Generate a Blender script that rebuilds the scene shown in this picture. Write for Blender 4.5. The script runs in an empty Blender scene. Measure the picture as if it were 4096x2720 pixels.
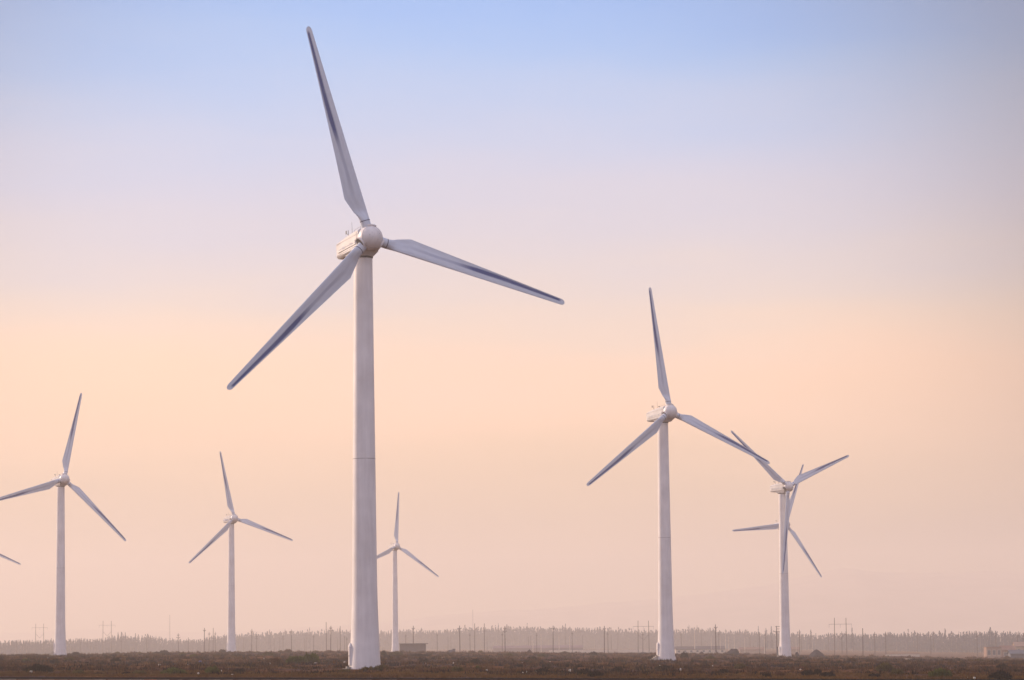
import bpy, math, random
import numpy as np
from mathutils import Matrix, Vector, noise

# ------------------------------------------------------------------ camera, light, exposure
sc = bpy.context.scene
R = math.radians
F = 12300.0                     # focal length in pixels of the 4096 wide photograph
HZ = 2576.0                     # row of the true horizon at the centre column
PITCH = math.atan((HZ - 1360.0) / F)
ROLL = R(0.55)
CAMZ = 2.5
cam_data = bpy.data.cameras.new("camera")
cam = bpy.data.objects.new("camera", cam_data)
sc.collection.objects.link(cam)
cam_data.sensor_width = 36.0
cam_data.lens = F / 4096.0 * 36.0
cam_data.clip_start = 1.0
cam_data.clip_end = 60000.0
cam.matrix_world = Matrix.Translation((0, 0, CAMZ)) @ Matrix.Rotation(R(90) + PITCH, 4, 'X') @ Matrix.Rotation(-ROLL, 4, 'Z')
sc.camera = cam

SUN_AZ = R(-58)                 # left of the viewing direction, behind the turbines
SUN_EL = R(19)
SKY_RAMP = [                    # elevation in degrees, linear colour
    (0.0, (.36, .27, .19)), (1.7, (.36, .27, .19)), (2.6, (.48, .34, .20)), (3.8, (.68, .44, .28)), (4.9, (.74, .46, .315)),
    (6.0, (.58, .45, .36)), (7.2, (.43, .41, .45)), (8.4, (.35, .38, .51)), (9.5, (.30, .375, .54)), (10.8, (.17, .33, .585)),
    (11.9, (.115, .29, .605)), (13.2, (.10, .27, .60)), (15, (.14, .30, .61)), (21, (.56, .55, .70)), (90, (.52, .51, .68))]
world = bpy.data.worlds.new("World"); sc.world = world
world.use_nodes = True
nt = world.node_tree; nt.nodes.clear()
def N(t, **kw):
    n = nt.nodes.new(t)
    for k, v in kw.items(): setattr(n, k, v)
    return n
out = N("ShaderNodeOutputWorld")
tc = N("ShaderNodeTexCoord")
sep = N("ShaderNodeSeparateXYZ"); nt.links.new(tc.outputs["Generated"], sep.inputs[0])
asin = N("ShaderNodeMath", operation='ARCSINE'); nt.links.new(sep.outputs[2], asin.inputs[0])
# finely warp the elevation so that the dusty layers are not perfectly level
nz = N("ShaderNodeTexNoise"); nz.inputs["Scale"].default_value = 5.0; nz.inputs["Detail"].default_value = 3.0
mp = N("ShaderNodeMapping"); mp.inputs["Scale"].default_value = (1.3, 1.3, 7.0)
nt.links.new(tc.outputs["Generated"], mp.inputs[0]); nt.links.new(mp.outputs[0], nz.inputs["Vector"])
nm = N("ShaderNodeMath", operation='MULTIPLY_ADD'); nm.inputs[1].default_value = R(2.2); nm.inputs[2].default_value = R(-1.1)
nt.links.new(nz.outputs[0], nm.inputs[0])
add = N("ShaderNodeMath", operation='ADD'); nt.links.new(asin.outputs[0], add.inputs[0]); nt.links.new(nm.outputs[0], add.inputs[1])
sq = N("ShaderNodeMath", operation='DIVIDE'); nt.links.new(add.outputs[0], sq.inputs[0]); sq.inputs[1].default_value = R(90); sq.use_clamp = True
pw = N("ShaderNodeMath", operation='POWER'); nt.links.new(sq.outputs[0], pw.inputs[0]); pw.inputs[1].default_value = 0.5
ramp = N("ShaderNodeValToRGB"); nt.links.new(pw.outputs[0], ramp.inputs[0])
cr = ramp.color_ramp; cr.interpolation = 'B_SPLINE'
for i, (e, c) in enumerate(SKY_RAMP):
    pos = math.sqrt(e / 90.0)
    el = cr.elements[0] if i == 0 else (cr.elements[1] if i == 1 else cr.elements.new(pos))
    el.position = pos; el.color = (*c, 1)
# glow round the view centre imitates a vignette; sky behind camera raised for fill
gl = N("ShaderNodeVectorMath", operation='DOT_PRODUCT'); nt.links.new(tc.outputs["Generated"], gl.inputs[0])
gl.inputs[1].default_value = (math.sin(R(-1.5)) * math.cos(R(5)), math.cos(R(-1.5)) * math.cos(R(5)), math.sin(R(5)))
gr = N("ShaderNodeMapRange"); nt.links.new(gl.outputs["Value"], gr.inputs[0])
gr.inputs[1].default_value = -0.6; gr.inputs[2].default_value = 1.0; gr.inputs[3].default_value = 2.2; gr.inputs[4].default_value = 1.0
gb = N("ShaderNodeMapRange"); nt.links.new(gl.outputs["Value"], gb.inputs[0])
gb.interpolation_type = 'SMOOTHSTEP'
gb.inputs[1].default_value = 0.972; gb.inputs[2].default_value = 0.996; gb.inputs[3].default_value = 0.42; gb.inputs[4].default_value = 1.0
gm = N("ShaderNodeMath", operation='MULTIPLY'); nt.links.new(gr.outputs[0], gm.inputs[0]); nt.links.new(gb.outputs[0], gm.inputs[1])
bg1 = N("ShaderNodeBackground"); nt.links.new(ramp.outputs[0], bg1.inputs[0]); nt.links.new(gm.outputs[0], bg1.inputs[1])
sky = N("ShaderNodeTexSky"); sky.sky_type = 'NISHITA'; sky.sun_disc = False
sky.sun_elevation = SUN_EL; sky.sun_rotation = SUN_AZ; sky.dust_density = 4.0; sky.air_density = 1.5
bg2 = N("ShaderNodeBackground"); nt.links.new(sky.outputs[0], bg2.inputs[0]); bg2.inputs[1].default_value = 0.05
mixb = N("ShaderNodeMixShader"); mixb.inputs[0].default_value = 0.92
nt.links.new(bg2.outputs[0], mixb.inputs[1]); nt.links.new(bg1.outputs[0], mixb.inputs[2])
nt.links.new(mixb.outputs[0], out.inputs[0])

sl = bpy.data.lights.new("sun", 'SUN'); sl.energy = 3.0; sl.angle = R(3.0); sl.color = (1.0, .76, .58)
sun = bpy.data.objects.new("sun", sl); sc.collection.objects.link(sun)
sdir = Vector((math.sin(SUN_AZ) * math.cos(SUN_EL), math.cos(SUN_AZ) * math.cos(SUN_EL), math.sin(SUN_EL)))
sun.rotation_euler = sdir.to_track_quat('Z', 'Y').to_euler()
sun.location = sdir * 500

sc.view_settings.view_transform = 'Standard'
sc.view_settings.look = 'None'
sc.view_settings.exposure = 0.9
sc.view_settings.gamma = 1.0
sc.view_settings.use_curve_mapping = False
sc.render.engine = 'CYCLES'
sc.cycles.use_denoising = True
sc.cycles.max_bounces = 5
sc.cycles.diffuse_bounces = 3
sc.cycles.volume_bounces = 1
sc.cycles.filter_width = 1.5

rnd = random.Random(7)
C = sc.collection

# ------------------------------------------------------------------ picture <-> world
def ray(px, py):
    """direction through a pixel of the 4096 x 2720 photograph, scaled to Y = 1 -> (X, Z)"""
    a, u = (px - 2048) / F, (1360 - py) / F
    c, s = math.cos(ROLL), math.sin(ROLL)
    a, u = a * c + u * s, -a * s + u * c
    Y = math.cos(PITCH) - u * math.sin(PITCH); Z = math.sin(PITCH) + u * math.cos(PITCH)
    return a / Y, Z / Y
def at(px, py, Y):
    x, z = ray(px, py)
    return Vector((x * Y, Y, CAMZ + z * Y))
DE = 870.0
EDGE = []
for px, py in [(-300, 2626), (0, 2623), (410, 2618), (690, 2611), (1560, 2609), (2050, 2611), (2430, 2614), (2950, 2616), (3145, 2621), (3380, 2624), (4096, 2636), (4400, 2640)]:
    x, z = ray(px, py); EDGE.append((x, CAMZ + z * DE))
EX, EZ = np.array([e[0] for e in EDGE]), np.array([e[1] for e in EDGE])
def sstep(a, b, x):
    t = min(1.0, max(0.0, (x - a) / (b - a))); return t * t * (3 - 2 * t)
def base_z(X, Y):
    pl = -0.0125 * 250 * math.tanh(X / 250)
    if Y < 300: return pl
    w = sstep(420, 850, Y)
    ez = float(np.interp(X / Y, EX, EZ))
    return pl + (ez - pl) * w - 2.2 * sstep(880, 990, Y)
def ground_z(X, Y):
    z = base_z(X, Y)
    if 190 < Y < 1400:
        w = sstep(236, 250, Y)
        z += w * (0.30 * noise.noise(Vector((X / 14, Y / 26, 1.3))) + 0.14 * noise.noise(Vector((X / 4.2, Y / 9, 5.1))))
    return z
def ground_hit(px, py):
    x, z = ray(px, py)
    Y = 150.0
    while Y < 868:
        if CAMZ + z * Y < base_z(x * Y, Y): break
        Y += 1.0
    Y = min(Y, 866)
    return Vector((x * Y, Y, ground_z(x * Y, Y)))

# ------------------------------------------------------------------ materials
def mat(name, col, rough=0.85, noise_amt=0.0, noise_scale=1.0, col2=None, metallic=0.0, bump=0.0, coords='Object'):
    m = bpy.data.materials.new(name); m.use_nodes = True
    t = m.node_tree; b = t.nodes["Principled BSDF"]
    b.inputs["Roughness"].default_value = rough; b.inputs["Metallic"].default_value = metallic
    if rough >= .9: b.inputs["Specular IOR Level"].default_value = 0.0
    b.inputs["Base Color"].default_value = (*col, 1)
    if noise_amt or col2:
        tcn = t.nodes.new("ShaderNodeTexCoord"); n = t.nodes.new("ShaderNodeTexNoise")
        n.inputs["Scale"].default_value = noise_scale; n.inputs["Detail"].default_value = 5
        t.links.new(tcn.outputs[coords], n.inputs["Vector"])
        mr = t.nodes.new("ShaderNodeMapRange"); mr.inputs[1].default_value = .35; mr.inputs[2].default_value = .65
        t.links.new(n.outputs[0], mr.inputs[0])
        mx = t.nodes.new("ShaderNodeMix"); mx.data_type = 'RGBA'
        c2 = col2 or tuple(v * (1 - noise_amt) for v in col)
        mx.inputs[6].default_value = (*col, 1); mx.inputs[7].default_value = (*c2, 1)
        t.links.new(mr.outputs[0], mx.inputs[0]); t.links.new(mx.outputs[2], b.inputs["Base Color"])
        if bump:
            bp = t.nodes.new("ShaderNodeBump"); bp.inputs["Strength"].default_value = bump
            t.links.new(n.outputs[0], bp.inputs["Height"]); t.links.new(bp.outputs[0], b.inputs["Normal"])
    return m

def paint_mat():
    """weathered white turbine paint with vertical grime runs"""
    m = bpy.data.materials.new("white_paint"); m.use_nodes = True
    t = m.node_tree; b = t.nodes["Principled BSDF"]; b.inputs["Roughness"].default_value = .42
    tcn = t.nodes.new("ShaderNodeTexCoord"); mpp = t.nodes.new("ShaderNodeMapping"); mpp.inputs["Scale"].default_value = (2.2, 2.2, .16)
    t.links.new(tcn.outputs["Object"], mpp.inputs[0])
    n1 = t.nodes.new("ShaderNodeTexNoise"); n1.inputs["Scale"].default_value = 1.0; n1.inputs["Detail"].default_value = 7; n1.inputs["Roughness"].default_value = .6
    t.links.new(mpp.outputs[0], n1.inputs["Vector"])
    n2 = t.nodes.new("ShaderNodeTexNoise"); n2.inputs["Scale"].default_value = .45; n2.inputs["Detail"].default_value = 4
    t.links.new(tcn.outputs["Object"], n2.inputs["Vector"])
    mu = t.nodes.new("ShaderNodeMath"); mu.operation = 'ADD'; t.links.new(n1.outputs[0], mu.inputs[0]); t.links.new(n2.outputs[0], mu.inputs[1])
    mr = t.nodes.new("ShaderNodeMapRange"); mr.inputs[1].default_value = .75; mr.inputs[2].default_value = 1.25
    t.links.new(mu.outputs[0], mr.inputs[0])
    mx = t.nodes.new("ShaderNodeMix"); mx.data_type = 'RGBA'
    mx.inputs[6].default_value = (.79, .735, .71, 1); mx.inputs[7].default_value = (.64, .585, .565, 1)
    t.links.new(mr.outputs[0], mx.inputs[0]); t.links.new(mx.outputs[2], b.inputs["Base Color"])
    return m

def blade_mat():
    """white gelcoat with a dark navy streak along the trailing half of the outer span (UV: u chord, v span)"""
    m = bpy.data.materials.new("blade_gelcoat"); m.use_nodes = True
    t = m.node_tree; b = t.nodes["Principled BSDF"]; b.inputs["Roughness"].default_value = .38
    L = t.links.new
    uv = t.nodes.new("ShaderNodeUVMap"); s = t.nodes.new("ShaderNodeSeparateXYZ"); L(uv.outputs[0], s.inputs[0])
    nn = t.nodes.new("ShaderNodeTexNoise"); nn.inputs["Scale"].default_value = 1.0; nn.inputs["Detail"].default_value = 5
    mpp = t.nodes.new("ShaderNodeMapping"); mpp.inputs["Scale"].default_value = (5, 14, 1); L(uv.outputs[0], mpp.inputs[0]); L(mpp.outputs[0], nn.inputs["Vector"])
    def mth(op, a, bb=None, c=None, clamp=False):
        n = t.nodes.new("ShaderNodeMath"); n.operation = op; n.use_clamp = clamp
        for i, v in enumerate((a, bb, c)):
            if v is None: continue
            if isinstance(v, (int, float)): n.inputs[i].default_value = v
            else: L(v, n.inputs[i])
        return n.outputs[0]
    def rng(x, a, bb, lo=0., hi=1.):
        n = t.nodes.new("ShaderNodeMapRange"); n.interpolation_type = 'SMOOTHSTEP'; L(x, n.inputs[0])
        n.inputs[1].default_value = a; n.inputs[2].default_value = bb; n.inputs[3].default_value = lo; n.inputs[4].default_value = hi
        return n.outputs[0]
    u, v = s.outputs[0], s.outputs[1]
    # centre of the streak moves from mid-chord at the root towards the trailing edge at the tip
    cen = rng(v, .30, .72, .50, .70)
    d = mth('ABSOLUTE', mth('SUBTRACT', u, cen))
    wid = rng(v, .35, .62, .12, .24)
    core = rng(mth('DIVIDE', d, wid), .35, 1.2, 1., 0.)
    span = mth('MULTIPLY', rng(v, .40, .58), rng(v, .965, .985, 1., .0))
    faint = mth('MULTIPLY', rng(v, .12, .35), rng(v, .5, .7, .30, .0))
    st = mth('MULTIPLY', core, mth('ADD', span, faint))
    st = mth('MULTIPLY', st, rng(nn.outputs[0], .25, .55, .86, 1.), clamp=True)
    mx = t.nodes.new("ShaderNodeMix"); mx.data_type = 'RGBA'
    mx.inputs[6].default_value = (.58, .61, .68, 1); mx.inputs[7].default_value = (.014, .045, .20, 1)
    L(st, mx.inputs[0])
    mx2 = t.nodes.new("ShaderNodeMix"); mx2.data_type = 'RGBA'; mx2.blend_type = 'MULTIPLY'; mx2.inputs[0].default_value = 1
    L(mx.outputs[2], mx2.inputs[6])
    cb = t.nodes.new("ShaderNodeCombineColor"); g = rng(nn.outputs[0], .3, .7, .90, 1.)
    for i in range(3): L(g, cb.inputs[i])
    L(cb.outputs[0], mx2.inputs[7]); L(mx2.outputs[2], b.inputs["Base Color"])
    return m

M_PAINT = paint_mat()
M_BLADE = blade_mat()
M_NAC = mat("nacelle_paint", (.62, .59, .58), .5, .12, 1.2)
M_SEAM = mat("seam_grey", (.44, .42, .43), .8)
M_BAND = mat("blue_black_band", (.03, .04, .09), .6)
M_DARK = mat("dark_metal", (.06, .06, .07), .6)
M_BLUE = mat("blue_lettering", (.10, .14, .32), .6)
M_FADED = mat("faded_marks", (.50, .50, .54), .7, .3, 6)
M_RUST = mat("rusty_joint", (.52, .46, .43), .9, .5, 3)
M_DOOR = mat("door_grey", (.42, .40, .38), .6, .2, 2)
M_CONC = mat("concrete", (.42, .38, .33), .9, .3, 2.5)
M_WOOD = mat("pole_wood", (.045, .035, .045), .9, .4, 3)
M_PWHITE = mat("pole_foot_paint", (.45, .40, .36), .9)
M_INS = mat("porcelain", (.30, .28, .30), .4)
M_WIRE = mat("wire", (.03, .03, .04), .6)
M_LEAFG = mat("shrub_green", (.105, .110, .020), .9, .0, 1.6, (.050, .056, .012))
M_LEAFO = mat("shrub_olive", (.115, .085, .024), .9, .0, 1.6, (.055, .040, .013))
M_LEAFB = mat("shrub_brown", (.120, .050, .022), .9, .0, 1.6, (.055, .025, .012))
M_LEAFD = mat("shrub_dark", (.012, .008, .006), .9, .0, 1.6, (.007, .005, .005))
M_LEAFV = mat("shrub_slate", (.022, .018, .024), .9, .0, 1.6, (.014, .012, .018))
M_TWIG = mat("twig", (.07, .045, .035), .9)
M_TREE = mat("tree_leaf", (.072, .095, .140), .9, .0, .15, (.050, .070, .115))  # leaf colour carries a blue tint standing in for bluish air haze
M_TRUNK = mat("tree_bark", (.30, .26, .22), .9, .3, 1)
M_SCRUB1 = mat("scrub_rust", (.098, .038, .014), .9, .0, .07, (.030, .014, .010))
M_SCRUB2 = mat("scrub_straw", (.150, .072, .020), .9, .0, .07, (.070, .034, .011))
M_MOUND = mat("mound_soil", (.045, .040, .048), .95, .4, .5, bump=.4)
M_STONE = mat("pale_stone", (.62, .54, .44), .9, .25, 3)
M_ORANGE = mat("orange_paint", (.80, .30, .10), .7, .2, 4)
M_BAGBLUE = mat("blue_plastic", (.08, .11, .30), .6, .2, 4)

# ------------------------------------------------------------------ mesh helpers
class MB:
    def __init__(s): s.v = []; s.f = []; s.mi = []; s.uv = None
    def add(s, vs, fs, mi=0):
        o = len(s.v); s.v += [tuple(p) for p in vs]; s.f += [tuple(i + o for i in f) for f in fs]; s.mi += [mi] * len(fs)
    def box(s, x0, x1, y0, y1, z0, z1, mi=0, M=None):
        vs = [Vector((x, y, z)) for z in (z0, z1) for x, y in ((x0, y0), (x1, y0), (x1, y1), (x0, y1))]
        if M: vs = [M @ p for p in vs]
        s.add(vs, [(3, 2, 1, 0), (4, 5, 6, 7), (0, 1, 5, 4), (1, 2, 6, 5), (2, 3, 7, 6), (3, 0, 4, 7)], mi)
    def loft(s, rings, mi=0, cap=True):
        n = len(rings[0]); vs = [p for r_ in rings for p in r_]; fs = []
        for i in range(len(rings) - 1):
            for j in range(n):
                a, b = i * n + j, i * n + (j + 1) % n
                fs.append((a, b, b + n, a + n))
        if cap: fs.append(tuple(reversed(range(n)))); fs.append(tuple(range((len(rings) - 1) * n, len(rings) * n)))
        s.add(vs, fs, mi)
    def tube(s, p0, p1, r0, r1=None, n=8, mi=0):
        p0, p1 = Vector(p0), Vector(p1); r1 = r0 if r1 is None else r1
        d = (p1 - p0).normalized(); u = d.orthogonal().normalized(); w = d.cross(u)
        rr = []
        for p, r_ in ((p0, r0), (p1, r1)):
            rr.append([p + r_ * (math.cos(2 * math.pi * k / n) * u + math.sin(2 * math.pi * k / n) * w) for k in range(n)])
        s.loft(rr, mi)
    def path(s, pts, r_, n=5, mi=0):
        for a, b in zip(pts[:-1], pts[1:]): s.tube(a, b, r_, r_, n, mi)
    def build(s, name, mats, parent=None, smooth=False, sharp=None):
        me = bpy.data.meshes.new(name); me.from_pydata(s.v, [], s.f)
        mats = mats if isinstance(mats, (list, tuple)) else [mats]
        for m in mats: me.materials.append(m)
        if len(mats) > 1: me.polygons.foreach_set("material_index", s.mi)
        if smooth:
            me.polygons.foreach_set("use_smooth", [True] * len(me.polygons))
            if sharp: me.set_sharp_from_angle(angle=R(sharp))
        me.update()
        o = bpy.data.objects.new(name, me); C.objects.link(o)
        if parent: o.parent = parent
        return o

def tag(o, label=None, cat=None, group=None, kind=None):
    if label: o["label"] = label
    if cat: o["category"] = cat
    if group: o["group"] = group
    if kind: o["kind"] = kind
    return o
def empty(name, loc=(0, 0, 0), rz=0.0):
    o = bpy.data.objects.new(name, None); C.objects.link(o); o.location = loc; o.rotation_euler = (0, 0, rz)
    o.empty_display_size = .5
    return o
def ring(r_, z, n=48, cx=0, cy=0):
    return [(cx + r_ * math.cos(2 * math.pi * k / n), cy + r_ * math.sin(2 * math.pi * k / n), z) for k in range(n)]

# ------------------------------------------------------------------ ground (one sheet to the horizon)
def build_ground():
    b = 0.195
    bs = [-3.2, -1.6, -.8, -.45, -.3, -.24] + list(np.linspace(-b, b, 440)) + [.24, .3, .45, .8, 1.6, 3.2]
    ys = [-300, -60, 20, 80, 140, 190]
    y = 200.
    while y < 1000: ys.append(y); y += max(.5, y * .0032)
    ys += [1010, 1060, 1150, 1300, 1600, 2000, 2600, 3400, 4500, 6000, 7500, 9100]
    V, Fc = [], []
    for y in ys:
        for t in bs:
            q = max(y, 190.); X = t * q
            if abs(t) > .2: X = math.copysign(.2 * q + (5050 - .2 * q) * ((abs(t) - .2) / 3.0) ** 1.6, t)
            V.append((X, y, ground_z(X, y)))
    n = len(bs)
    for i in range(len(ys) - 1):
        for j in range(n - 1):
            a = i * n + j; Fc.append((a, a + 1, a + n + 1, a + n))
    me = bpy.data.meshes.new("ground"); me.from_pydata(V, [], Fc); me.update()
    me.polygons.foreach_set("use_smooth", [True] * len(me.polygons))
    o = bpy.data.objects.new("ground", me); C.objects.link(o)
    m = bpy.data.materials.new("desert_soil"); m.use_nodes = True
    t = m.node_tree; L = t.links.new; bs_ = t.nodes["Principled BSDF"]; bs_.inputs["Roughness"].default_value = 1.0
    bs_.inputs["Specular IOR Level"].default_value = 0.0
    tcn = t.nodes.new("ShaderNodeTexCoord")
    def nzn(scale, sx=1, sy=1, det=6):
        mp_ = t.nodes.new("ShaderNodeMapping"); mp_.inputs["Scale"].default_value = (sx, sy, 1); L(tcn.outputs["Object"], mp_.inputs[0])
        n_ = t.nodes.new("ShaderNodeTexNoise"); n_.inputs["Scale"].default_value = scale; n_.inputs["Detail"].default_value = det; n_.inputs["Roughness"].default_value = .65
        L(mp_.outputs[0], n_.inputs["Vector"]); return n_.outputs[0]
    def rg(x, a, b2):
        r_ = t.nodes.new("ShaderNodeMapRange"); L(x, r_.inputs[0]); r_.inputs[1].default_value = a; r_.inputs[2].default_value = b2; return r_.outputs[0]
    def mix(fac, c1, c2):
        x = t.nodes.new("ShaderNodeMix"); x.data_type = 'RGBA'; L(fac, x.inputs[0])
        for k, c in ((6, c1), (7, c2)):
            if isinstance(c, tuple): x.inputs[k].default_value = (*c, 1)
            else: L(c, x.inputs[k])
        return x.outputs[2]
    c = mix(rg(nzn(.06, 1, .45), .44, .56), (.110, .046, .022), (.055, .034, .036))     # russet soil / grey-violet gravel
    c = mix(rg(nzn(.22, 1, .5), .52, .68), c, (.150, .072, .026))                       # dry straw patches
    c = mix(rg(nzn(.6, 1, .5), .58, .72), c, (.006, .003, .003))                        # dark low scrub
    c = mix(rg(nzn(2.2, 1, .6, 3), .60, .72), c, (.085, .058, .045))                      # pale grit
    L(c, bs_.inputs["Base Color"])
    bp = t.nodes.new("ShaderNodeBump"); bp.inputs["Strength"].default_value = .7; bp.inputs["Distance"].default_value = .3
    L(nzn(1.3, 1, 1), bp.inputs["Height"]); L(bp.outputs[0], bs_.inputs["Normal"])
    me.materials.append(m)
    return tag(o, kind="structure")
build_ground()

# road and kerb across the very bottom of the frame
def near_line(p0, p1, dist):
    """world points at which two picture points meet the plane of the ground"""
    a = ground_hit(*p0); b = ground_hit(*p1)
    return a, b
def strip_mesh(name, y_near, y_far, z_off, m):
    """a level band across the plain, following its slope"""
    mb = MB(); xs = np.linspace(-90, 90, 91); rings = []
    V = []; Fc = []
    for x in xs:
        for q in (y_near, y_far):
            yy = q + x * ROADK
            V.append((x, yy, ground_z(x, yy) + z_off))
    for i in range(len(xs) - 1): Fc.append((2 * i, 2 * i + 2, 2 * i + 3, 2 * i + 1))
    mb.add(V, Fc); return tag(mb.build(name, m), kind="structure")
ga, gb_ = ground_hit(0, 2709.0), ground_hit(4096, 2716.5)
ROADK = (gb_.y - ga.y) / (gb_.x - ga.x)
ROADF = ga.y - ga.x * ROADK
M_ASPH = mat("asphalt", (.010, .007, .009), .95, .3, 1.2)
strip_mesh("road", ROADF - 12.5, ROADF, .012, M_ASPH)
# kerb of pale concrete blocks on the near side of the road
kerb_y = ROADF - 14.0
pk0, pk1 = at(0, 2715.0, kerb_y), at(1640, 2720.5, kerb_y)
KX0, KX1, KZ0, KZ1 = pk0.x, pk1.x, pk0.z, pk1.z
kx = -52.0; k = 0
root_k = empty("kerb", (0, kerb_y, 0))
tag(root_k, "low kerb of pale concrete blocks along the bottom edge of the picture", "kerb")
mbk, mbo = MB(), MB()
org = at(620, 2718, kerb_y).x
while kx < 40:
    w = 0.86
    yy = kerb_y + kx * ROADK
    # top of the kerb seen just at the foot of the picture
    zt = KZ0 + (KZ1 - KZ0) * (kx - KX0) / (KX1 - KX0)
    target = mbo if abs(kx + w / 2 - org) < w / 2 else mbk
    yl = kx * ROADK
    target.box(kx + .012, kx + w - .012, yl - .25, yl + .25, ground_z(kx, yy) - .2, zt + rnd.uniform(-.012, .012))
    kx += w
mbk.build("block_row", M_CONC, root_k)
mbo.build("painted_block", M_ORANGE, root_k)["label"] = "orange painted kerb block"

# ------------------------------------------------------------------ wind turbines
RB = 20.62
def blade_mesh():
    st = [.80, 1.2, 1.70, 1.95, 2.2, 2.45, 2.7, 3.1, 3.5, 3.85, 4.1, 4.4, 5, 6, 7, 8, 9.5, 11, 12.5, 14, 15.5, 17, 18.3, 19.3, 19.9, 20.2, 20.36, 20.48, 20.57, 20.62]
    n = 28; V = []; UV = []
    for r_ in st:
        if r_ <= 4.1: ch = .94 + (1.74 - .94) * max(0, (r_ - 1.75) / 2.35)
        else: ch = 1.74 + (.58 - 1.74) * ((r_ - 4.1) / (20.2 - 4.1)) ** .93
        le = .47 + (.24 - .47) * max(0, (r_ - 1.8) / 18.8)
        tipk = 1.0
        if r_ > 20.2: tipk = math.sqrt(max(.01, 1 - ((r_ - 20.2) / .425) ** 2))
        bl = min(1, max(0, (r_ - 1.75) / .9))
        th = (.26 + (.13 - .26) * min(1, max(0, (r_ - 3.5) / 9)))
        tw = R(13) * (1 - min(1, max(0, (r_ - 3) / 15))) ** 1.3 * bl
        for k in range(n):
            a = 2 * math.pi * k / n
            ca, sa = math.cos(a), math.sin(a)
            xc, yc = .47 * ca, .47 * sa                     # round root
            u = (1 - ca) / 2                                  # 0 leading edge, 1 trailing edge
            tt = th * ch * (2.6 * (math.sqrt(max(u, 0)) * (1 - u) * .62 + .035 * (1 - u)))
            xa = le - ch * u
            ya = tt * .62 if sa > 0 else -tt * .38 + .035 * ch * math.sin(math.pi * u) * u * 2
            if abs(sa) < 1e-6: ya = 0
            x = xc + (xa - xc) * bl; y = yc + (ya - yc) * bl
            mx = le - ch * .45
            x = mx + (x - mx) * tipk if r_ > 20.2 else x; y *= tipk
            x, y = x * math.cos(tw) + y * math.sin(tw), -x * math.sin(tw) + y * math.cos(tw)
            V.append((x, y, r_)); UV.append((u if sa <= 0 else u, r_ / RB))
    Fc = []
    for i in range(len(st) - 1):
        for j in range(n):
            a, b = i * n + j, i * n + (j + 1) % n; Fc.append((a, b, b + n, a + n))
    Fc.append(tuple(reversed(range(n)))); Fc.append(tuple(range((len(st) - 1) * n, len(st) * n)))
    me = bpy.data.meshes.new("blade"); me.from_pydata(V, [], Fc); me.update()
    uvl = me.uv_layers.new(name="UVMap")
    for li, l in enumerate(me.loops): uvl.data[li].uv = UV[l.vertex_index]
    me.polygons.foreach_set("use_smooth", [True] * len(me.polygons)); me.set_sharp_from_angle(angle=R(50))
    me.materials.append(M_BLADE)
    return me
BLADE = blade_mesh()

def nacelle_section(w, zt, zb, y, cham=.20):
    return [(-w + cham, y, zt), (-w, y, zt - cham * .9), (-w, y, zb + cham), (-w + cham, y, zb), (w - cham, y, zb), (w, y, zb + cham), (w, y, zt - cham * .9), (w - cham, y, zt)]
def nacelle_mb():
    mb = MB()
    mb.loft([nacelle_section(.95, .78, -.85, .18, .2), nacelle_section(1.08, .92, -.95, .30), nacelle_section(1.10, .92, -.97, 1.3), nacelle_section(1.10, .84, -.95, 3.2),
             nacelle_section(1.08, .66, -.90, 5.45), nacelle_section(.98, .58, -.82, 5.68, .25)])
    # belly fairing over the yaw bearing
    def tr(w, z, y0, y1): return [(-w, y0, z), (-w, y1, z), (w, y1, z), (w, y0, z)]
    mb.loft([tr(1.0, -.93, .32, 3.6), tr(.95, -1.15, .45, 3.5), tr(.70, -1.47, .85, 3.0)])
    # raised side panels and seams on both flanks
    for s in (-1, 1):
        x = 1.10 * s
        a = sorted((x, x + .055 * s)); mb.box(*a, .9, 5.0, -.42, .02, 0)
        for z in (.46, -.60, -.80):
            a = sorted((x - .004 * s, x + .012 * s))
            M_ = Matrix.Translation((0, .35, z)) @ Matrix.Rotation(R(-.4), 4, 'X')
            mb.box(a[0], a[1], 0, 5.0, -.012, .012, 1, M_)
        a = sorted((x, x + .012 * s)); mb.box(*a, .62, .65, -.75, .72, 1)
    # cooling hatch at the rear
    mb.box(-.6, .6, 5.66, 5.70, -.5, .2, 1)
    # roof ridge cover
    M_ = Matrix.Translation((0, 1.2, .90)) @ Matrix.Rotation(R(-2.6), 4, 'X')
    mb.box(-.35, .35, 0, 3.4, -.02, .07, 0, M_)
    return mb
NACELLE_MB = nacelle_mb()
def mesh_of(mb, name, mats, smooth=True, sharp=35):
    o = mb.build(name, mats, None, smooth, sharp); me = o.data; bpy.data.objects.remove(o); return me
NACELLE = mesh_of(NACELLE_MB, "nacelle", [M_NAC, M_SEAM])
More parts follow.
